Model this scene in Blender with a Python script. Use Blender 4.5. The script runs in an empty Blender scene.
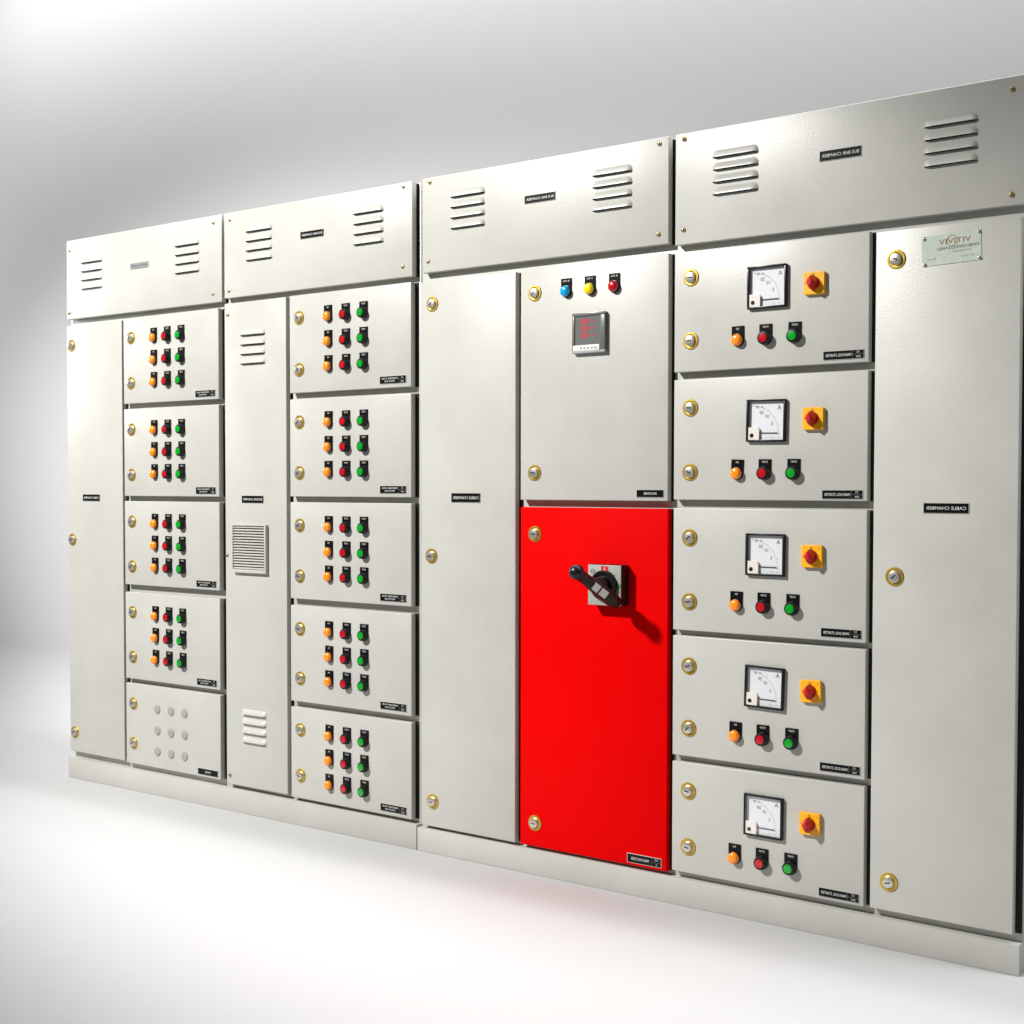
import bpy, bmesh, math, random
from mathutils import Vector, Matrix
random.seed(7)
S = bpy.context.scene
C = S.collection
PI = math.pi

# ------------------------------------------------------------------ materials
def mat(name, col, rough=0.5, metal=0.0, spec=0.5, bump=0.0, bump_scale=300.0, vary=0.0, vary_scale=3.0, coat=0.0):
    m = bpy.data.materials.new(name); m.use_nodes = True
    nt = m.node_tree; b = nt.nodes['Principled BSDF']
    b.inputs['Base Color'].default_value = (*col, 1)
    b.inputs['Roughness'].default_value = rough
    b.inputs['Metallic'].default_value = metal
    b.inputs['Specular IOR Level'].default_value = spec
    b.inputs['Coat Weight'].default_value = coat
    tc = None
    if bump or vary:
        tc = nt.nodes.new('ShaderNodeNewGeometry')
    if bump:
        n = nt.nodes.new('ShaderNodeTexNoise'); n.inputs['Scale'].default_value = bump_scale
        n.inputs['Detail'].default_value = 3
        nt.links.new(tc.outputs['Position'], n.inputs['Vector'])
        bp = nt.nodes.new('ShaderNodeBump'); bp.inputs['Strength'].default_value = bump
        bp.inputs['Distance'].default_value = 0.001
        nt.links.new(n.outputs['Fac'], bp.inputs['Height'])
        nt.links.new(bp.outputs['Normal'], b.inputs['Normal'])
    if vary:
        n = nt.nodes.new('ShaderNodeTexNoise'); n.inputs['Scale'].default_value = vary_scale
        n.inputs['Detail'].default_value = 6; n.inputs['Roughness'].default_value = 0.6
        nt.links.new(tc.outputs['Position'], n.inputs['Vector'])
        r = nt.nodes.new('ShaderNodeMapRange')
        r.inputs['From Min'].default_value = 0.3; r.inputs['From Max'].default_value = 0.7
        r.inputs['To Min'].default_value = 1 - vary; r.inputs['To Max'].default_value = 1 + vary
        nt.links.new(n.outputs['Fac'], r.inputs['Value'])
        mx = nt.nodes.new('ShaderNodeVectorMath'); mx.operation = 'SCALE'
        mx.inputs[0].default_value = col
        nt.links.new(r.outputs['Result'], mx.inputs['Scale'])
        nt.links.new(mx.outputs['Vector'], b.inputs['Base Color'])
        r2 = nt.nodes.new('ShaderNodeMapRange')
        r2.inputs['To Min'].default_value = rough * 0.85; r2.inputs['To Max'].default_value = rough * 1.15
        nt.links.new(n.outputs['Fac'], r2.inputs['Value'])
        nt.links.new(r2.outputs['Result'], b.inputs['Roughness'])
    return m

M = {
 'paint': mat('pebble_grey_powder_coat', (0.452, 0.449, 0.414), 0.38, spec=0.5, bump=0.24, bump_scale=200, vary=0.05, vary_scale=5),
 'red': mat('red_powder_coat', (0.66, 0.0005, 0.0008), 0.45, spec=0.03, bump=0.16, bump_scale=250, vary=0.03, vary_scale=4),
 'black': mat('black_plastic', (0.008, 0.008, 0.009), 0.28, spec=0.3),
 'blackmatt': mat('black_engraved_laminate', (0.005, 0.005, 0.005), 0.30, spec=0.15),
 'gap_shade': mat('painted_gap_shade', (0.014, 0.019, 0.017), 0.6, spec=0.2),  # near-black colour standing in for shade between the doors
 'gap': mat('dark_slot', (0.004, 0.004, 0.004), 0.9, spec=0.0),
 'white': mat('white_lettering', (0.62, 0.62, 0.60), 0.5),
 'edge': mat('laminate_edge', (0.55, 0.54, 0.50), 0.4),
 'brass': mat('yellow_passivated_metal', (0.58, 0.38, 0.06), 0.34, metal=0.75),
 'steel': mat('nickel_steel', (0.62, 0.61, 0.57), 0.30, metal=0.8),
 'screw': mat('zinc_screw', (0.50, 0.38, 0.20), 0.35, metal=0.9),
 'orange': mat('orange_lens', (0.95, 0.26, 0.010), 0.22, coat=0.4),
 'redlens': mat('red_lens', (0.42, 0.003, 0.008), 0.22, coat=0.4),
 'green': mat('green_lens', (0.0, 0.29, 0.016), 0.22, coat=0.4),
 'blue': mat('blue_lens', (0.0, 0.33, 0.62), 0.22, coat=0.4),
 'yellow': mat('yellow_lens', (0.88, 0.62, 0.002), 0.22, coat=0.4),
 'plug': mat('grey_plastic_plug', (0.30, 0.30, 0.295), 0.5),
 'rotyellow': mat('yellow_plate_plastic', (0.88, 0.41, 0.004), 0.36),
 'knobred': mat('red_knob_plastic', (0.50, 0.008, 0.010), 0.32),
 'dial': mat('white_dial_card', (0.74, 0.75, 0.79), 0.55),
 'cover': mat('cream_meter_cover', (0.80, 0.76, 0.70), 0.35),
 'ink': mat('dial_ink', (0.03, 0.03, 0.04), 0.6),
 'inkgrey': mat('dial_ink_grey', (0.22, 0.22, 0.25), 0.6),
 'isoplate': mat('light_grey_plate', (0.31, 0.33, 0.29), 0.45),
 'handle': mat('handle_black_plastic', (0.007, 0.006, 0.006), 0.30, spec=0.35),
 'handlegrey': mat('handle_grey_cap', (0.10, 0.10, 0.10), 0.35),
 'sticker': mat('pale_sticker', (0.72, 0.72, 0.70), 0.4),
 'redsticker': mat('red_sticker', (0.62, 0.01, 0.03), 0.4),
 'greensticker': mat('green_sticker', (0.01, 0.25, 0.05), 0.4),
 'metercase': mat('meter_case_plastic', (0.12, 0.12, 0.115), 0.30),
 'screen': mat('meter_smoked_screen', (0.13, 0.14, 0.135), 0.20),
 'chrome': mat('rating_plate_metal', (0.82, 0.92, 0.80), 0.18, metal=0.5, bump=1.0, bump_scale=38),
 'silver': mat('silver_name_plate', (0.80, 0.80, 0.78), 0.25, metal=0.8),
 'brown': mat('brown_print', (0.22, 0.07, 0.02), 0.5),
 'wall': mat('grey_backdrop_paper', (0.47, 0.47, 0.475), 0.8, spec=0.1),
 'floor': mat('white_floor_paper', (0.47, 0.47, 0.475), 0.8, spec=0.1),
}
def emit_mat(name, col, strength):
    m = mat(name, (0.3, 0.02, 0.03), 0.3)
    b = m.node_tree.nodes['Principled BSDF']
    b.inputs['Emission Color'].default_value = (*col, 1); b.inputs['Emission Strength'].default_value = strength
    return m
M['led'] = emit_mat('red_led_digits', (0.75, 0.07, 0.11), 0.42)
def glass_mat():
    m = bpy.data.materials.new('clear_window'); m.use_nodes = True
    nt = m.node_tree; nt.nodes.clear()
    o = nt.nodes.new('ShaderNodeOutputMaterial'); mx = nt.nodes.new('ShaderNodeMixShader')
    t = nt.nodes.new('ShaderNodeBsdfTransparent'); g = nt.nodes.new('ShaderNodeBsdfGlossy')
    g.inputs['Roughness'].default_value = 0.05
    mx.inputs[0].default_value = 0.05
    nt.links.new(t.outputs[0], mx.inputs[1]); nt.links.new(g.outputs[0], mx.inputs[2])
    nt.links.new(mx.outputs[0], o.inputs['Surface'])
    return m
M['glass'] = glass_mat()

# ------------------------------------------------------------------ mesh builder (x right, z up, -y faces the viewer)
_text_cache = {}
def text_geo(s):
    if s not in _text_cache:
        cu = bpy.data.curves.new('lettering', 'FONT'); cu.body = s; cu.size = 1.0; cu.resolution_u = 2
        o = bpy.data.objects.new('lettering', cu); C.objects.link(o)
        dg = bpy.context.evaluated_depsgraph_get()
        me = bpy.data.meshes.new_from_object(o.evaluated_get(dg))
        vs = [v.co.copy() for v in me.vertices]; fs = [tuple(p.vertices) for p in me.polygons]
        bpy.data.objects.remove(o); bpy.data.curves.remove(cu); bpy.data.meshes.remove(me)
        x0 = min(v.x for v in vs); x1 = max(v.x for v in vs); y0 = min(v.y for v in vs); y1 = max(v.y for v in vs)
        _text_cache[s] = ([((v.x - (x0 + x1) / 2) / (x1 - x0), (v.y - (y0 + y1) / 2) / (y1 - y0)) for v in vs], fs, (x1 - x0) / (y1 - y0))
    return _text_cache[s]

class MB:
    def __init__(s): s.bm = bmesh.new(); s.mats = []
    def mi(s, m):
        m = M[m] if isinstance(m, str) else m
        if m not in s.mats: s.mats.append(m)
        return s.mats.index(m)
    def _faces(s, fs, m):
        i = s.mi(m)
        for f in fs: f.material_index = i
    def box(s, x0, x1, y0, y1, z0, z1, m, bevel=0.0, seg=2):
        r = bmesh.ops.create_cube(s.bm, size=1.0, matrix=Matrix.Translation(((x0+x1)/2, (y0+y1)/2, (z0+z1)/2)) @ Matrix.Diagonal((x1-x0, y1-y0, z1-z0, 1)))
        vs = r['verts']; fs = {f for v in vs for f in v.link_faces}
        s._faces(fs, m)
        if bevel:
            es = list({e for v in vs for e in v.link_edges})
            rr = bmesh.ops.bevel(s.bm, geom=es, offset=bevel, segments=seg, profile=0.5, affect='EDGES')
            s._faces(rr['faces'], m)
        return s
    def lathe(s, prof, m, cx=0, cz=0, n=28, cap=True):       # prof: (radius, y) from the panel outwards (y negative)
        rings = []
        for r, y in prof:
            if r <= 1e-6: rings.append([s.bm.verts.new((cx, y, cz))])
            else: rings.append([s.bm.verts.new((cx + r*math.cos(2*PI*k/n), y, cz + r*math.sin(2*PI*k/n))) for k in range(n)])
        fs = []
        for a, b in zip(rings, rings[1:]):
            for k in range(n):
                k2 = (k+1) % n
                if len(b) == 1: fs.append(s.bm.faces.new((a[k], a[k2], b[0])))
                elif len(a) == 1: fs.append(s.bm.faces.new((a[0], b[k2], b[k])))
                else: fs.append(s.bm.faces.new((a[k], a[k2], b[k2], b[k])))
        if cap and len(rings[-1]) > 1: fs.append(s.bm.faces.new(rings[-1]))
        s._faces(fs, m); return s
    def prism(s, pts, y0, y1, m, top_scale=1.0, c=(0, 0)):   # outline in xz, from y0 (back) to y1 (front)
        a = [s.bm.verts.new((x, y0, z)) for x, z in pts]
        b = [s.bm.verts.new((c[0] + (x-c[0])*top_scale, y1, c[1] + (z-c[1])*top_scale)) for x, z in pts]
        n = len(pts); fs = [s.bm.faces.new(b)]
        for k in range(n): fs.append(s.bm.faces.new((a[k], a[(k+1) % n], b[(k+1) % n], b[k])))
        s._faces(fs, m); return s
    def grid(s, rows, m):                                    # rows of points
        v = [[s.bm.verts.new(p) for p in r] for r in rows]; fs = []
        for i in range(len(v)-1):
            for j in range(len(v[i])-1): fs.append(s.bm.faces.new((v[i][j], v[i][j+1], v[i+1][j+1], v[i+1][j])))
        s._faces(fs, m); return s
    def text(s, t, cx, cz, w, h, y, m, mirror=True):         # lettering is mirror-written, as on the boards
        vs, fs, asp = text_geo(t)
        if h is None: h = w / asp
        if w is None: w = h * asp
        k = -1 if mirror else 1
        bv = [s.bm.verts.new((cx + k*x*w, y, cz + z*h)) for x, z in vs]; out = []
        for f in fs:
            try: out.append(s.bm.faces.new([bv[i] for i in f]))
            except ValueError: pass
        s._faces(out, m); return s
    def mesh(s, name, smooth=35):
        bmesh.ops.recalc_face_normals(s.bm, faces=[f for f in s.bm.faces])
        for f in s.bm.faces: f.smooth = True
        me = bpy.data.meshes.new(name); s.bm.to_mesh(me); s.bm.free()
        for m in s.mats: me.materials.append(m)
        me.set_sharp_from_angle(angle=math.radians(smooth))
        return me

WP = {}                                                      # world position of every object (nothing is rotated)
def put(name, mesh, parent, loc, label=None, rot=0.0):
    if isinstance(mesh, MB): mesh = mesh.mesh(name)
    o = bpy.data.objects.new(name, mesh); C.objects.link(o)
    WP[o.name] = Vector(loc)
    if parent is not None:
        o.parent = parent; o.location = Vector(loc) - WP[parent.name]
    else: o.location = loc
    if rot: o.rotation_euler = (0, rot, 0)
    if label: o['label'] = label
    return o
def copy_tree(src, parent, loc):
    kids = [c for c in C.objects if c.parent == src]
    o = src.copy(); C.objects.link(o); WP[o.name] = Vector(loc)
    o.parent = parent; o.location = Vector(loc) - WP[parent.name]
    o.rotation_euler = (0, random.gauss(0, 0.014), 0)                # nothing is mounted perfectly straight
    for ch in kids:
        c = ch.copy(); C.objects.link(c); c.parent = o; WP[c.name] = Vector(loc) + ch.location
    return o

# ------------------------------------------------------------------ setting
F = MB(); F.box(-14, 16, -12, 0.47, -0.05, 0.0, 'floor')
o = put('floor', F, None, (0, 0, 0)); o['kind'] = 'structure'
W = MB(); rows = []
r = 0.30; y0 = 0.47
prof = [(y0 + r*math.sin(a), r - r*math.cos(a)) for a in [PI/2*k/16 for k in range(17)]] + [(y0 + r, 1.0), (y0 + r, 8.0)]
back = [(y0 + r + 0.05, 8.0), (y0 + r + 0.05, -0.05), (y0, -0.05), (y0, 0.0)]
W.grid([[(-14, y, z), (16, y, z)] for y, z in prof + back], 'wall')
o = put('wall', W, None, (0, 0, 0)); o['kind'] = 'structure'

# ------------------------------------------------------------------ the two boards
def board(loc, label):
    e = bpy.data.objects.new('switchboard', None); C.objects.link(e)
    e.location = loc; WP[e.name] = Vector(loc); e.empty_display_size = 0.2
    e['label'] = label; e['category'] = 'switchboard'
    return e
LB = board((0.78, 0.09, 0), 'pale grey switchboard with two columns of doors carrying orange, red and green buttons in nines')
RB = board((2.40, 0.09, 0), 'pale grey switchboard with a bright red isolator door and a column of ammeter doors')

FY = 0.022                                                    # face of the frame behind the doors
def carcass(parent, x0, x1, gap_shades):
    m = MB(); m.box(x0, x1, FY, 0.45, 0.0620, 1.858, 'paint', 0.002)
    for xs, z0, z1 in gap_shades: m.box(xs - 0.006, xs + 0.0085, FY - 0.0015, FY + 0.001, z0, z1, 'gap_shade')   # dark strips, painted shade in the upright door gaps
    put('frame', m, parent, (0, 0, 0))
def plinth(parent, x0, x1, zt):
    m = MB(); m.box(x0, x1, 0.001, 0.448, 0.0, zt, 'paint', 0.0022)
    put('plinth', m, parent, (0, 0, 0))
COL_B = [(1.2895, 1.5720), (0.9838, 1.2724), (0.6895, 0.9673), (0.3758, 0.6647), (0.0915, 0.3600)]
COL_D = [(1.2940, 1.5830), (0.9864, 1.2757), (0.6816, 0.9698), (0.3738, 0.6618), (0.0830, 0.3563)]
COL_A = [(1.2920, 1.5770), (0.9858, 1.2740), (0.6717, 0.9662), (0.3673, 0.6580), (0.0835, 0.3518)]
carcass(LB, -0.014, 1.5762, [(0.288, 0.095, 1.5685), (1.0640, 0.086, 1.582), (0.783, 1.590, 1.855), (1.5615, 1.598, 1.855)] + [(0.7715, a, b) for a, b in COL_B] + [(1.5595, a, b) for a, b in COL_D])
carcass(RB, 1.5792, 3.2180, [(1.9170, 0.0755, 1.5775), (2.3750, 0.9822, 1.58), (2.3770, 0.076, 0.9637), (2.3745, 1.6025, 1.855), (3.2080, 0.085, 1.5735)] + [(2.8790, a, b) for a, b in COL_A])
plinth(LB, -0.024, 1.5742, 0.0715); plinth(RB, 1.5774, 3.2175, 0.0660)

def sheet(name, parent, x0, x1, z0, z1, m='paint', label=None, depth=0.019):
    b = MB(); w = (x1-x0)/2; h = (z1-z0)/2
    b.box(-w, w, 0, depth, -h, h, m, 0.0022, 3)
    return put(name, b, parent, ((x0+x1)/2, 0, (z0+z1)/2), label)

# --- shared small pieces
def screw_mesh():
    m = MB(); m.lathe([(0.0058, 0), (0.0058, -0.0014), (0.0048, -0.0034), (0.0025, -0.0046), (0, -0.0049)], 'screw', n=16)
    m.box(-0.0038, 0.0038, -0.0051, -0.0042, -0.0007, 0.0007, 'gap')
    return m.mesh('screw')
SCREW = screw_mesh()
def screw(parent, x, z): return put('screw', SCREW, parent, (x, 0, z), rot=random.uniform(0, PI))
def lock_mesh(k):
    m = MB()
    m.lathe([(0.0208, 0), (0.0208, -0.0012), (0.0196, -0.0026), (0.0168, -0.0030), (0.0140, -0.0024), (0.0134, -0.0028)], 'brass', n=36, cap=False)
    m.lathe([(0.0135, -0.0026), (0.0128, -0.0030), (0.0122, -0.0075), (0.0115, -0.0088), (0.0085, -0.0096), (0, -0.0097)], 'steel', n=32)
    a = k
    c, s = math.cos(a), math.sin(a)
    pts = [(-0.0062, -0.0013), (0.0062, -0.0013), (0.0062, 0.0013), (-0.0062, 0.0013)]
    m.prism([(x*c - z*s, x*s + z*c) for x, z in pts], -0.0090, -0.0099, 'gap')
    return m.mesh('lock')
LOCKS = [lock_mesh(a) for a in (0.2, -0.5, 0.5, -0.1, 0.8)]
def lock(parent, x, z): return put('lock', random.choice(LOCKS), parent, (x, 0, z))

VENTS = {}
def vent(parent, cx, ztop, w, pitch):
    key = (round(w, 3), round(pitch, 4))
    if key not in VENTS:
        m = MB(); n = 20
        for k in range(4):
            zl = -k*pitch; hh = 0.0165; d = 0.0085; rows = []
            for i in range(9):
                t = i/8.0; row = []
                half = w/2 - 0.011*(1-math.sqrt(max(0, 1-(1-t)**2))) - 0.0005
                for j in range(n+1):
                    u = -1 + 2*j/n
                    # rounded ends: depth falls off toward both ends
                    ed = min(1.0, (1-abs(u))*half/0.010); ed = math.sin(ed*PI/2)**0.8 if ed > 0 else 0
                    dep = d*math.sin(t*PI/2*0.92)*ed
                    row.append((u*half, -0.0003-dep, zl + hh*(1-t)))
                rows.append(row)
            m.grid(rows, 'paint')
            m.grid([[(p[0], p[1], p[2]-0.0001) for p in rows[-1]], [(p[0], -0.0003, p[2]-0.0006) for p in rows[-1]]], 'gap')
        VENTS[key] = m.mesh('louvre_vent', 50)
    return put('louvre_vent', VENTS[key], parent, (cx, 0, ztop))

def name_plate(parent, x0, x1, z0, z1, lines, cells=None, border=False, silver=False, extra=None):
    w = (x1-x0)/2; h = (z1-z0)/2; m = MB()
    m.box(-w, w, -0.0016, 0.0002, -h, h, 'edge' if (border or not silver) else 'silver')
    e = 0.0011 if border else 0.0006
    if silver: m.box(-w+0.0004, w-0.0004, -0.0019, -0.0014, -h+0.0004, h-0.0004, 'silver')
    else: m.box(-w+e, w-e, -0.0019, -0.0014, -h+e, h-e, 'blackmatt')
    ink = 'ink' if silver else 'white'; y = -0.0021
    right = w - 0.004
    if cells:                                                # small split cell at the right end of the plate
        xd = w*0.45
        m.box(xd-0.0002, xd+0.0002, -0.00205, -0.0018, -h+0.002, h-0.002, 'inkgrey')
        m.box(xd, w-0.002, -0.00205, -0.0018, -0.0002, 0.0002, 'inkgrey')
        m.text(cells[0], (xd+w)/2, h*0.5, None, h*0.42, y, ink); m.text(cells[1], (xd+w)/2, -h*0.5, None, h*0.42, y, ink)
        right = xd - 0.002
    left = -w + 0.005; c = (left+right)/2; tw = right-left
    if len(lines) == 1: m.text(lines[0], c, 0, tw*(extra or 0.97), h*0.62, y, ink)
    else:
        for i, l in enumerate(lines): m.text(l, c, h*(0.36-0.72*i), tw*(0.92 if i == 0 else 0.6), h*0.42, y, ink)
    return put('name_plate', m, parent, ((x0+x1)/2, 0, (z0+z1)/2))

# --- control devices (parts of the board, with their own pieces)
def legend_mesh(t, w):
    m = MB()
    pts = [(-0.0158, 0.0325), (-0.0158, 0.0)] + [(-0.0158*math.cos(a), -0.0158*math.sin(a)) for a in [PI*k/14 for k in range(1, 14)]] + [(0.0158, 0.0), (0.0158, 0.0325)]
    m.prism(pts, 0.0002, -0.0022, 'blackmatt')
    m.text(t, 0, 0.0262, w, 0.0046, -0.0024, 'white')
    return m.mesh('legend_plate')
LEG = {k: legend_mesh(t, w) for k, t, w in (('orange', 'ON', 0.0075), ('redlens', 'STOP', 0.0145), ('green', 'START', 0.0150), ('blue', 'B PH', 0.018), ('yellow', 'Y PH', 0.018), ('red', 'R PH', 0.018))}
bz = MB(); bz.lathe([(0.0165, -0.002), (0.0165, -0.0050), (0.0155, -0.0066), (0.0150, -0.0150), (0.0142, -0.0162), (0.0110, -0.0166), (0.0107, -0.0150)], 'black', n=32)
BEZEL_PB = bz.mesh('push_button')
bz = MB(); bz.lathe([(0.0152, -0.002), (0.0152, -0.0048), (0.0145, -0.0060), (0.0138, -0.0062)], 'black', n=32)
BEZEL_IL = bz.mesh('indicator_lamp')
def lens_pb(c):
    m = MB(); m.lathe([(0.0106, -0.0150), (0.0106, -0.0178), (0.0098, -0.0190), (0.0055, -0.0195), (0, -0.0197)], c, n=32); return m.mesh('lens')
def lens_il(c):
    m = MB(); m.lathe([(0.0138, -0.0058), (0.0138, -0.0090), (0.0132, -0.0118), (0.0115, -0.0142), (0.0080, -0.0160), (0.0040, -0.0168), (0, -0.0170)], c, n=32); return m.mesh('lens')
LENS = {'orange': lens_il('orange'), 'redlens': lens_pb('redlens'), 'green': lens_pb('green'), 'blue': lens_il('blue'), 'yellow': lens_il('yellow'), 'red': lens_il('redlens')}
PROTO = {}
def device(parent, kind, x, z):
    key = (kind, parent.name)
    if kind in PROTO: return copy_tree(PROTO[kind], parent, (x, 0, z))
    lamp = kind in ('orange', 'blue', 'yellow', 'red')
    o = put('indicator_lamp' if lamp else 'push_button', BEZEL_IL if lamp else BEZEL_PB, parent, (x, 0, z),
            {'orange': 'orange lamp', 'redlens': 'red push button', 'green': 'green push button', 'blue': 'blue lamp', 'yellow': 'yellow lamp', 'red': 'red lamp'}[kind])
    put('legend_plate', LEG[kind], o, (x, 0, z)); put('lens', LENS[kind], o, (x, 0, z))
    PROTO[kind] = o
    return o

# --- cover panels along the top
def cover(parent, x0, x1, z0, screws, vents, plate, silver=False):
    c = sheet('cover_panel', parent, x0, x1, z0, 1.860)
    for x, z in screws: screw(c, x, z)
    for cx, zt, w, p in vents: vent(c, cx, zt, w, p)
    name_plate(c, *plate, ['BUS BAR CHAMBER'], silver=silver)
    return c
cover(LB, -0.006, 0.7840, 1.590, [(0.012, 1.826), (0.008, 1.612), (0.748, 1.838), (0.744, 1.618)],
      [(0.1335, 1.776, 0.115, 0.0295), (0.6225, 1.782, 0.117, 0.0285)], (0.3399, 0.4325, 1.7306, 1.7493), silver=True)
cover(LB, 0.7955, 1.5622, 1.598, [(0.822, 1.838), (0.817, 1.621), (1.530, 1.848), (1.527, 1.628)],
      [(0.951, 1.792, 0.116, 0.0288), (1.3985, 1.793, 0.117, 0.0288)], (1.129, 1.2239, 1.7454, 1.7666))
cover(RB, 1.5982, 2.3742, 1.6025, [(1.625, 1.848), (1.619, 1.633), (2.348, 1.845), (2.346, 1.628)],
      [(1.757, 1.797, 0.119, 0.0280), (2.2135, 1.792, 0.118, 0.0288)], (1.9461, 2.0428, 1.7488, 1.7697))
cover(RB, 2.3921, 3.2100, 1.596, [(2.416, 1.846), (2.4150, 1.631), (3.181, 1.833), (3.1816, 1.618)],
      [(2.5515, 1.790, 0.120, 0.0288), (3.0550, 1.782, 0.116, 0.0278)], (2.7607, 2.8586, 1.7434, 1.7664))

# --- tall plain doors
def tall(parent, x0, x1, z0, z1, locks, plate, text):
    d = sheet('door', parent, x0, x1, z0, z1)
    for x, z in locks: lock(d, x, z)
    if plate: name_plate(d, *plate, [text])
    return d
tall(LB, -0.008, 0.2900, 0.0950, 1.5685, [(0.0170, 1.5005), (0.0150, 0.8318), (0.0190, 0.1626)], (0.076, 0.1695, 0.9658, 0.9889), 'CABLE CHAMBER')
gd = tall(LB, 0.7950, 1.0655, 0.0860, 1.5820, [], (0.8716, 0.9669, 0.9657, 0.9884), 'BUS BAR CHAMBER')
for x, z in ((0.8107, 1.5474), (0.8030, 0.8025), (0.8115, 0.1138)): screw(gd, x, z)
vent(gd, 0.922, 1.4796, 0.111, 0.0290); vent(gd, 0.922, 0.3126, 0.108, 0.0285)
g = MB()
gw, gh = 0.0745, 0.0735
g.box(-gw, gw, -0.012, 0.0, -gh-0.002, -gh+0.0085, 'paint', 0.001); g.box(-gw, gw, -0.012, 0.0, gh-0.004, gh, 'paint', 0.001)
g.box(gw-0.0055, gw, -0.0118, 0.0, -gh+0.0085, gh-0.004, 'paint', 0.0008); g.box(-gw, -gw+0.003, -0.0118, 0.0, -gh+0.0085, gh-0.004, 'paint', 0.0008)
g.box(-gw+0.003, gw-0.0055, -0.0025, -0.0005, -gh+0.0085, gh-0.004, 'gap')
ns = 16; p = (2*gh-0.0125)/ns
for k in range(ns):
    zb = -gh + 0.0085 + k*p
    a, b = zb + p*0.24, zb + p*1.0
    x0, x1 = -gw+0.003, gw-0.0055
    g.grid([[(x0, -0.0025, b), (x1, -0.0025, b)], [(x0, -0.0108, a+0.0010), (x1, -0.0108, a+0.0010)], [(x0, -0.0108, a), (x1, -0.0108, a)], [(x0, -0.0025, a), (x1, -0.0025, a)]], 'paint')
put('fan_grille', g, gd, (0.9115, 0, 0.8262))

# --- columns of small doors with nine controls
LK_B = [(1.5057, 1.3569), (1.2039, 1.0537), (0.8991, 0.7501), (0.5983, 0.4488), (0.2932, 0.1608)]
LK_D = [(1.5153, 1.3620), (1.2069, 1.0565), (0.9007, 0.7498), (0.5924, 0.4441), (0.2894, 0.1515)]
XB = (0.4570, 0.5245, 0.5920); XD = (1.2412, 1.3114, 1.3805)
pl = MB(); pl.lathe([(0.0150, 0), (0.0150, -0.0014), (0.0138, -0.0030), (0.0100, -0.0037), (0, -0.0040)], 'plug', n=24); PLUG = pl.mesh('hole_plug')
for i, (z0, z1) in enumerate(COL_B):
    d = sheet('door', LB, 0.3000, 0.7665, z0, z1)
    for z in LK_B[i]: lock(d, 0.3385, z)
    pz = {0: (1.2984, 1.3188), 1: (0.9923, 1.0143), 2: (0.6975, 0.7185), 3: (0.3845, 0.4060), 4: (0.0990, 0.1190)}[i]
    if i < 4:
        name_plate(d, 0.659, 0.752, *pz, ['FEEDER FOR', 'MOTOR'], ('1.5', 'KW'))
        for off in (0.0405, 0.1120, 0.1840):
            for kind, x in zip(('orange', 'redlens', 'green'), XB): device(LB, kind, x, z1 - off - 0.0325)
    else:
        name_plate(d, 0.661, 0.755, *pz, ['SPARE'], extra=0.3)
        for z in (0.2858, 0.2155, 0.1463):
            for x in (0.4612, 0.5288, 0.5955): put('hole_plug', PLUG, d, (x, 0, z))
for i, (z0, z1) in enumerate(COL_D):
    d = sheet('door', LB, 1.0810, 1.5575, z0, z1)
    for z in LK_D[i]: lock(d, 1.1210, z)
    zz = z0 + 0.0110 if i else z0 + 0.0115
    name_plate(d, 1.4420, 1.5395, zz, zz + 0.0214, ['FEEDER FOR', 'MOTOR'], ('2.2', 'KW'))
    for off in (0.0395, 0.1120, 0.1845):
        for kind, x in zip(('orange', 'redlens', 'green'), XD): device(LB, kind, x, z1 - off - 0.0325)

# --- right hand board
tall(RB, 1.5937, 1.9175, 0.0755, 1.5775, [(1.6343, 1.516), (1.6310, 0.8257), (1.6344, 0.1453)], (1.7018, 1.8012, 0.9742, 0.9995), 'CABLE CHAMBER')
d = sheet('door', RB, 1.9335, 2.3755, 0.9822, 1.5800)
lock(d, 1.9790, 1.5162); lock(d, 1.9790, 1.0526)
name_plate(d, 2.2880, 2.3643, 0.9912, 1.0098, ['INCOMER'], extra=0.55)
for kind, x in (('blue', 2.0780), ('yellow', 2.1501), ('red', 2.2219)): device(RB, kind, x, 1.5453 - 0.0325)

# digital meter
m = MB(); s = 0.0490
m.box(-s, s, -0.012, 0.0, s-0.0065, s+0.0015, 'metercase', 0.001); m.box(-s, s, -0.012, 0.0, -s-0.0015, -s+0.0050, 'plug', 0.001)
m.box(-s, -s+0.0070, -0.0119, 0.0, -s+0.0050, s-0.0065, 'metercase', 0.0008); m.box(s-0.0150, s, -0.0119, 0.0, -s+0.0050, s-0.0065, 'metercase', 0.0008)
dm = put('digital_meter', m, RB, (2.1517, 0, 1.4027))
m = MB(); m.box(-s+0.0070, s-0.0150, -0.0095, 0.0, -s+0.0050, s-0.0065, 'screen'); put('screen', m, dm, (2.1517, 0, 1.4027))
m = MB()
SEG = {'0': 'abcdef', '1': 'bc', '2': 'abged', '3': 'abgcd', '4': 'fgbc', '5': 'afgcd', '6': 'afgedc', '7': 'abc', '8': 'abcdefg', '9': 'abcdfg'}
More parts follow.
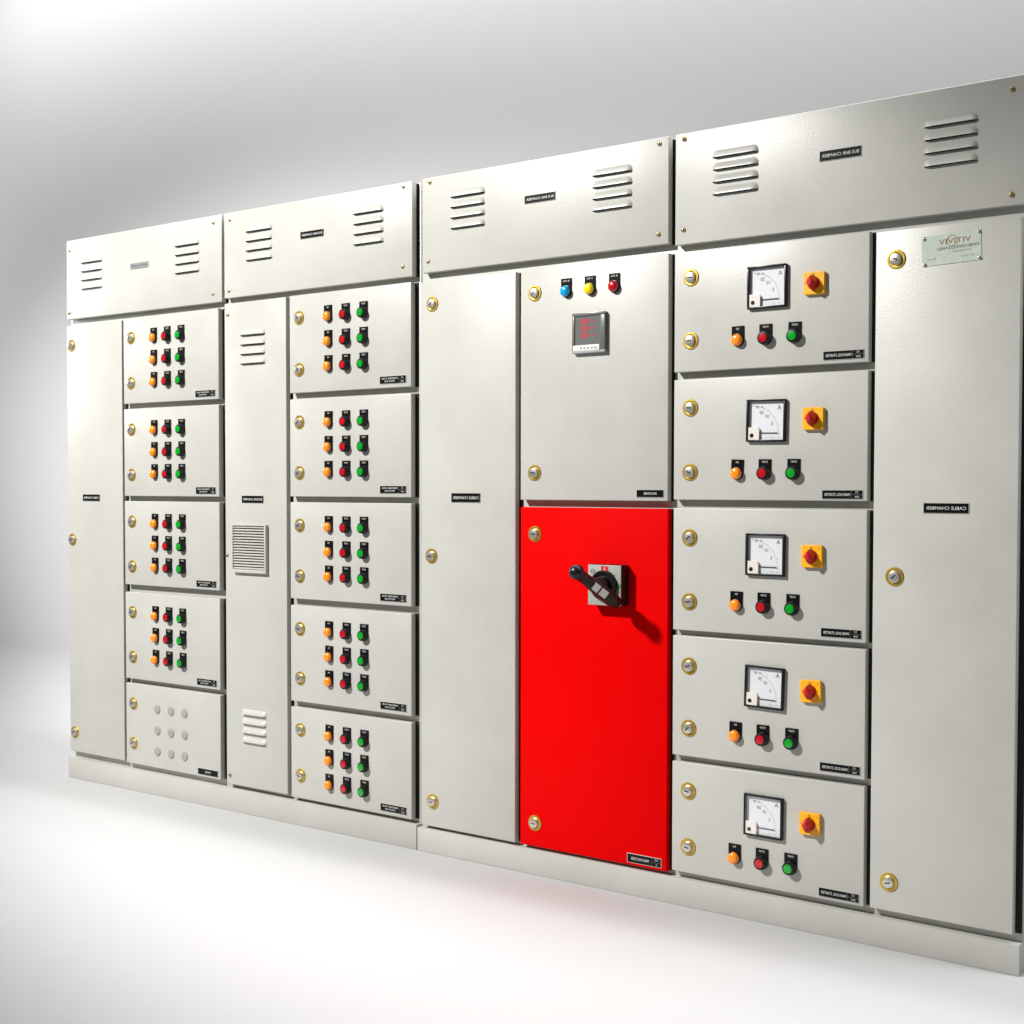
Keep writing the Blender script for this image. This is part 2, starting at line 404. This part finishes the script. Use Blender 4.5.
for row, num in enumerate(('4158', '4160', '4156')):
    zc = 0.0290 - row*0.0176; w, h, t = 0.0090, 0.0100, 0.0025
    for k, ch in enumerate(num):
        xc = 0.0125 - k*0.0107                               # mirror-written like all the lettering
        for sg in SEG[ch]:
            x, z, hor = {'a': (0, h/2, 1), 'g': (0, 0, 1), 'd': (0, -h/2, 1), 'b': (-w/2, h/4, 0), 'c': (-w/2, -h/4, 0), 'f': (w/2, h/4, 0), 'e': (w/2, -h/4, 0)}[sg]
            if hor: m.box(xc+x-w/2+0.0006, xc+x+w/2-0.0006, -0.0099, -0.0093, zc+z-t/2, zc+z+t/2, 'led')
            else: m.box(xc+x-t/2, xc+x+t/2, -0.0100, -0.0093, zc+z-h/4, zc+z+h/4, 'led')
put('led_digits', m, dm, (2.1517, 0, 1.4027))
m = MB(); m.box(-s+0.0030, s-0.0160, -0.0125, -0.0090, -s+0.0052, -s+0.0185, 'cover', 0.0006)
for k in range(4): m.box(-0.014+k*0.011, -0.008+k*0.011, -0.0131, -0.0120, -s+0.0090, -s+0.0130, 'inkgrey')
m.lathe([(0.0028, -0.0120), (0.0028, -0.0131)], 'blue', cx=-0.022, cz=-s+0.0115, n=16)
put('button_strip', m, dm, (2.1517, 0, 1.4027))

# red door with its isolator
rd = sheet('door', RB, 1.9345, 2.3770, 0.0760, 0.9637, 'red', 'bright red door')
lock(rd, 1.9805, 0.894); lock(rd, 1.9822, 0.1377)
name_plate(rd, 2.2652, 2.3632, 0.0830, 0.1060, ['MAIN INCOMER'], ('415', 'V'), border=True, extra=0.8)
ix, iz = 2.2170, 0.7730
m = MB(); m.box(-0.0500, 0.0500, -0.0330, 0.0, -0.0510, 0.0510, 'black', 0.003)
iso = put('isolator_switch', m, RB, (ix, 0, iz), 'black rotary isolator with pale front plate')
m = MB(); m.box(-0.0485, 0.0475, -0.0347, -0.0325, -0.0500, 0.0500, 'isoplate', 0.0006)
m.box(-0.0100, 0.0110, -0.0351, -0.0345, 0.0265, 0.0470, 'redsticker'); m.text('I', 0.0005, 0.0400, 0.0025, 0.008, -0.0354, 'white'); m.text('ON', 0.0005, 0.0310, 0.011, 0.0045, -0.0354, 'white')
m.box(0.0345, 0.0468, -0.0351, -0.0345, -0.0060, 0.0040, 'greensticker'); m.text('O', 0.0405, -0.0010, 0.004, 0.006, -0.0354, 'white')
m.text('O', -0.0340, 0.0340, 0.0125, 0.0125, -0.0350, 'ink'); m.box(-0.0400, -0.0280, -0.0353, -0.0347, 0.0335, 0.0347, 'ink')
m.text('OFF', 0.0280, 0.0255, 0.011, 0.0035, -0.0350, 'ink')
put('front_plate', m, iso, (ix, 0, iz))
m = MB(); m.lathe([(0.0372, -0.0345), (0.0372, -0.0440), (0.0355, -0.0465), (0.0300, -0.0465), (0.0290, -0.0440), (0.0230, -0.0440), (0.0215, -0.0640), (0.0195, -0.0670), (0.0, -0.0670)], 'handle', n=40)
put('hub', m, iso, (ix, 0, iz))
# lever: leans out from the hub towards the upper left and ends in a ball grip
A = Vector((0.0400, -0.0500, -0.0384)); B = Vector((0.0065, -0.1690, 0.0394))
ax = (B-A).normalized(); L = (B-A).length
nrm = Vector((0.55, -0.82, 0.05)); nrm = (nrm - ax*nrm.dot(ax)).normalized(); sd = ax.cross(nrm)
def lever_mesh():
    m = MB(); st = [(-0.014, 0.006, 0.006), (-0.010, 0.014, 0.012), (0.0, 0.0172, 0.0150), (0.02, 0.0182, 0.0150), (0.06, 0.0172, 0.0138), (0.088, 0.0156, 0.0134), (L-0.032, 0.0140, 0.0134), (L-0.020, 0.0150, 0.0148)]
    for k in range(9):
        a = PI*(0.32 + 0.68*k/8.0)
        st.append((L - 0.0188*math.cos(a), 0.0188*math.sin(a)+0.0002, 0.0188*math.sin(a)+0.0002))
    n = 20; rings = []
    for t, w, h in st:
        rings.append([m.bm.verts.new(A + ax*t + sd*(w*math.cos(2*PI*k/n)) + nrm*(h*math.sin(2*PI*k/n))) for k in range(n)])
    fs = []
    for a, b in zip(rings, rings[1:]):
        for k in range(n): fs.append(m.bm.faces.new((a[k], a[(k+1) % n], b[(k+1) % n], b[k])))
    fs.append(m.bm.faces.new(rings[0])); fs.append(m.bm.faces.new(rings[-1]))
    m._faces(fs, 'handle'); return m
lv = put('lever', lever_mesh(), iso, (ix, 0, iz))
def slab(m, t0, t1, w, h0, h1, mt):
    v = []
    for h in (h0, h1):
        for t, q in ((t0, -w), (t1, -w), (t1, w), (t0, w)): v.append(m.bm.verts.new(A + ax*t + sd*q + nrm*h))
    m._faces([m.bm.faces.new([v[i] for i in q]) for q in ((0, 1, 2, 3), (4, 5, 6, 7), (0, 1, 5, 4), (1, 2, 6, 5), (2, 3, 7, 6), (3, 0, 4, 7))], mt)
for t0, t1 in ((0.042, 0.066), (0.072, 0.092)):
    m = MB(); slab(m, t0, t1, 0.0095, 0.008, 0.0153, 'sticker'); put('sticker', m, iso, (ix, 0, iz))
m = MB()
v0 = len(m.bm.verts); m.lathe([(0.0100, -0.040), (0.0100, -0.0610), (0.0080, -0.0660), (0.0, -0.0680)], 'handlegrey', cx=A.x-0.001, cz=A.z+0.001, n=24)
put('pivot_cap', m, iso, (ix, 0, iz))

# ammeter doors
LK_A = [(1.5152, 1.3651), (1.2055, 1.0518), (0.8950, 0.7413), (0.5862, 0.4357), (0.2837, 0.1477)]
PT_A = [1.3915, 1.0810, 0.7722, 0.4644, 0.1752]
MZ_A = [1.4760, 1.1697, 0.8604, 0.5530, 0.2520]
RZ_A = [1.4740, 1.1708, 0.8604, 0.5546, 0.2521]
def ammeter(x, z):
    s = 0.0488; f = 0.0046; m = MB()
    m.box(-s, s, -0.0098, 0, s-f, s, 'black', 0.0008); m.box(-s, s, -0.0098, 0, -s, -s+f, 'black', 0.0008)
    m.box(-s, -s+f, -0.0097, 0, -s+f, s-f, 'black', 0.0006); m.box(s-f, s, -0.0097, 0, -s+f, s-f, 'black', 0.0006)
    a = put('ammeter', m, RB, (x, 0, z))
    i = s-f; m = MB()
    m.box(-i, i, -0.0015, 0, -i, i, 'dial')
    px, pz = -0.0345, -0.0300
    for k in range(31):                                      # scale ticks on a quarter circle
        t = PI/2*k/30; r0 = 0.0625; r1 = 0.0655 if k % 6 else 0.0680
        c, sn = math.cos(t), math.sin(t); w = 0.0004
        m.prism([(px+r0*c-w*sn, pz+r0*sn+w*c), (px+r0*c+w*sn, pz+r0*sn-w*c), (px+r1*c+w*sn, pz+r1*sn-w*c), (px+r1*c-w*sn, pz+r1*sn+w*c)], -0.0014, -0.0017, 'inkgrey')
    for t, n in ((25.6, '5'), (48.5, '10'), (66, '20')):
        t = math.radians(t); m.text(n, px + 0.0535*math.cos(t), pz + 0.0535*math.sin(t), None, 0.0080, -0.0018, 'ink')
    m.text('A', 0.0310, 0.0300, 0.0095, 0.0100, -0.0018, 'ink')
    m.text('30', -0.0240, 0.0315, None, 0.0058, -0.0018, 'ink'); m.text('~', -0.0125, 0.0315, 0.006, 0.0026, -0.0018, 'ink')
    m.text('1.5', 0.0300, -0.0385, None, 0.0030, -0.0018, 'inkgrey'); m.text('CL', 0.0150, -0.0385, None, 0.0030, -0.0018, 'inkgrey')
    put('dial', m, a, (x, 0, z))
    m = MB(); m.box(-0.0220, 0.0240, -0.0036, -0.0030, -0.0294, -0.0274, 'ink')
    m.prism([(0.0240, -0.0264), (0.0240, -0.0304), (0.0290, -0.0284)], -0.0030, -0.0036, 'ink')
    put('needle', m, a, (x, 0, z))
    m = MB(); n = 8
    pts = [(-i, -i), (-i+0.0275, -i), (-i+0.0275, -i+0.0180)] + [(-i+0.0215+0.006*math.cos(q), -i+0.0230+0.0060*math.sin(q)) for q in [PI/2*k/n for k in range(n+1)]] + [(-i, -i+0.0290)]
    m.prism(pts, -0.0015, -0.0078, 'cover')
    m.lathe([(0.0048, -0.0077), (0.0048, -0.0084), (0.0030, -0.0086), (0, -0.0086)], 'black', cx=-i+0.0095, cz=-i+0.0100, n=20)
    put('corner_cover', m, a, (x, 0, z))
    m = MB(); m.box(-i, i, -0.0094, -0.0090, -i, i, 'glass'); put('window', m, a, (x, 0, z))
    return a
def rotary(x, z):
    m = MB(); h = 0.0252; r = 0.004
    pts = [(sx*(h-r) + r*math.cos(a), sz*(h-r) + r*math.sin(a)) for sx, sz, a0 in ((1, 1, 0), (-1, 1, PI/2), (-1, -1, PI), (1, -1, 1.5*PI)) for a in [a0 + PI/2*k/5 for k in range(6)]]
    m.prism(pts, 0.0, -0.0085, 'rotyellow'); m.prism([(x_*0.995, z_*0.995) for x_, z_ in pts], -0.0085, -0.0105, 'rotyellow', 0.965)
    m.text('OFF', 0, 0.0200, 0.0075, 0.0032, -0.0108, 'ink'); m.text('R', 0.0195, 0.0010, None, 0.0036, -0.0108, 'ink')
    m.text('B', -0.0200, 0.0010, None, 0.0036, -0.0108, 'ink'); m.text('Y', 0, -0.0205, None, 0.0034, -0.0108, 'ink')
    m.text('A', 0.0185, 0.0185, None, 0.0040, -0.0108, 'ink')
    o = put('rotary_switch', m, RB, (x, 0, z))
    m = MB(); m.lathe([(0.0150, -0.0104), (0.0150, -0.0125), (0.0140, -0.0140), (0.0, -0.0140)], 'knobred', n=32)
    k = [(0, 0.0185), (-0.0080, 0.0110), (-0.0125, 0.0010), (-0.0060, -0.0130), (0, -0.0195), (0.0060, -0.0130), (0.0125, 0.0010), (0.0080, 0.0110)]
    m.prism(k, -0.0125, -0.0300, 'knobred', 0.80); m.prism([(a*0.80, b*0.80) for a, b in k], -0.0300, -0.0350, 'knobred', 0.45)
    put('knob', m, o, (x, 0, z))
    return o
am0 = None
for i, (z0, z1) in enumerate(COL_A):
    d = sheet('door', RB, 2.3915, 2.8795, z0, z1)
    for z in LK_A[i]: lock(d, 2.4365, z)
    zz = (1.3003, 0.9903, 0.6802, 0.3760, 0.0905)[i]
    name_plate(d, 2.7735, 2.8690, zz, zz + 0.0200, ['MAIN DOL STARTER'], ('7.5', 'KW'))
    for kind, x in zip(('orange', 'redlens', 'green'), (2.5620, 2.6325, 2.7045)): device(RB, kind, x, PT_A[i] - 0.0325)
    if i == 0:
        am0 = ammeter(2.6370, MZ_A[i]); ro0 = rotary(2.7535, RZ_A[i])
    else:
        copy_tree(am0, RB, (2.6370, 0, MZ_A[i])); copy_tree(ro0, RB, (2.7535, 0, RZ_A[i]))
d = tall(RB, 2.8935, 3.2035, 0.0850, 1.5735, [(2.9400, 1.5094), (2.9430, 0.822), (2.9370, 0.1497)], (3.0052, 3.1025, 0.9613, 0.9834), 'CABLE CHAMBER')
m = MB(); w, h = 0.0630, 0.0318
rows = []
for j in range(9):
    v = -1 + j/4.0; rows.append([(-w + 2*w*k/16.0, -0.0012, h*v) for k in range(17)])
m.grid(rows, 'chrome')
m.box(-w, w, -0.0004, 0.0004, -h, h, 'silver')
y = -0.0015
m.text('VITIVIV', 0.008, 0.0155, 0.068, 0.0105, y, 'brown')
m.lathe([(0.0105, y), (0.0115, y), (0.0115, y-0.0002), (0.0105, y-0.0002)], 'brown', cx=0.002, cz=0.0155, n=28, cap=False)
m.text('POWER CONTROLS & PANELS', 0.014, 0.0015, 0.088, 0.0058, y, 'ink')
m.text('SWITCHBOARDS', 0.022, -0.0075, 0.040, 0.0034, y, 'inkgrey')
m.text('SR. NO.', 0.034, -0.0195, 0.030, 0.0032, y, 'inkgrey'); m.text('DATE', -0.042, -0.0185, 0.018, 0.0032, y, 'inkgrey')
for sx in (-1, 1):
    for sz in (-1, 1): m.lathe([(0.0032, -0.0010), (0.0032, -0.0046), (0.0020, -0.0056), (0, -0.0058)], 'steel', cx=sx*(w-0.0050), cz=sz*(h-0.0045), n=14)
put('rating_plate', m, d, (3.0590, 0, 1.5213), rot=math.radians(-2.0))

# ------------------------------------------------------------------ light
def area(name, loc, target, size, power, col=(1, 1, 1), shape='DISK', size_y=None):
    l = bpy.data.lights.new(name, 'AREA'); l.shape = shape; l.size = size
    if size_y: l.size_y = size_y
    l.energy = power; l.color = col
    o = bpy.data.objects.new(name, l); C.objects.link(o); o.location = loc
    o.rotation_euler = (Vector(target) - Vector(loc)).to_track_quat('-Z', 'Y').to_euler()
    return o
kl = bpy.data.lights.new('key_lamp', 'SPOT'); kl.energy = 2120; kl.color = (1.0, 0.985, 0.955); kl.shadow_soft_size = 0.16
kl.spot_size = math.radians(2*17.0); kl.spot_blend = 0.7
ko = bpy.data.objects.new('key_lamp', kl); C.objects.link(ko); ko.location = (-0.3, -3.9, 4.2); ko.scale = (2.4, 1.0, 1.0)
ko.rotation_euler = (Vector((1.32, 0, 0.87)) - ko.location).to_track_quat('-Z', 'Y').to_euler()
area('added_top_light', (3.4, 0.42, 4.3), (3.4, 0.42, 0), 5.2, 140, (1, 1, 1), 'RECTANGLE', 0.6)  # added unseen overhead light, shapes the soft floor shade along the plinths
area('added_wall_light', (2.0, 0.18, 3.42), (2.0, 0.77, 2.5), 7.6, 82, (1, 1, 1), 'RECTANGLE', 0.12)  # added unseen strip, brightens the backdrop upwards, leaving it darker near the boards
area('added_side_light', (-3.3, -0.25, 1.95), (-0.6, 0.77, 2.0), 2.2, 56, (1, 1, 1), 'RECTANGLE', 0.3)  # added unseen light, lifts the backdrop left of the boards
w = bpy.data.worlds.new('World'); S.world = w; w.use_nodes = True
bg = w.node_tree.nodes['Background']; bg.inputs['Color'].default_value = (0.96, 0.98, 1.0, 1); bg.inputs['Strength'].default_value = 0.07

# ------------------------------------------------------------------ camera
cam = bpy.data.cameras.new('camera'); co = bpy.data.objects.new('camera', cam); C.objects.link(co)
cx, cy, cz, yaw, pitch, roll = 4.026217, -2.866612, 1.017358, 0.63678938, -0.03153511, 0.00130496
co.location = (cx, cy, cz)
co.rotation_mode = 'QUATERNION'
fwd = Vector((-math.sin(yaw)*math.cos(pitch), math.cos(yaw)*math.cos(pitch), math.sin(pitch)))
rt = Vector((math.cos(yaw), math.sin(yaw), 0)); up = rt.cross(fwd)
r2 = rt*math.cos(roll) + up*math.sin(roll); u2 = -rt*math.sin(roll) + up*math.cos(roll)
co.rotation_quaternion = Matrix((r2, u2, -fwd)).transposed().to_quaternion()
cam.sensor_width = 36; cam.lens = 1355.9247*36/1024; cam.shift_y = 17.2272/1024; cam.clip_end = 200; cam.clip_start = 0.05
S.camera = co
S.render.resolution_x = S.render.resolution_y = 1024
S.view_settings.view_transform = 'Standard'; S.view_settings.look = 'None'
S.view_settings.exposure = 0.0; S.view_settings.gamma = 1.0; S.view_settings.use_curve_mapping = False
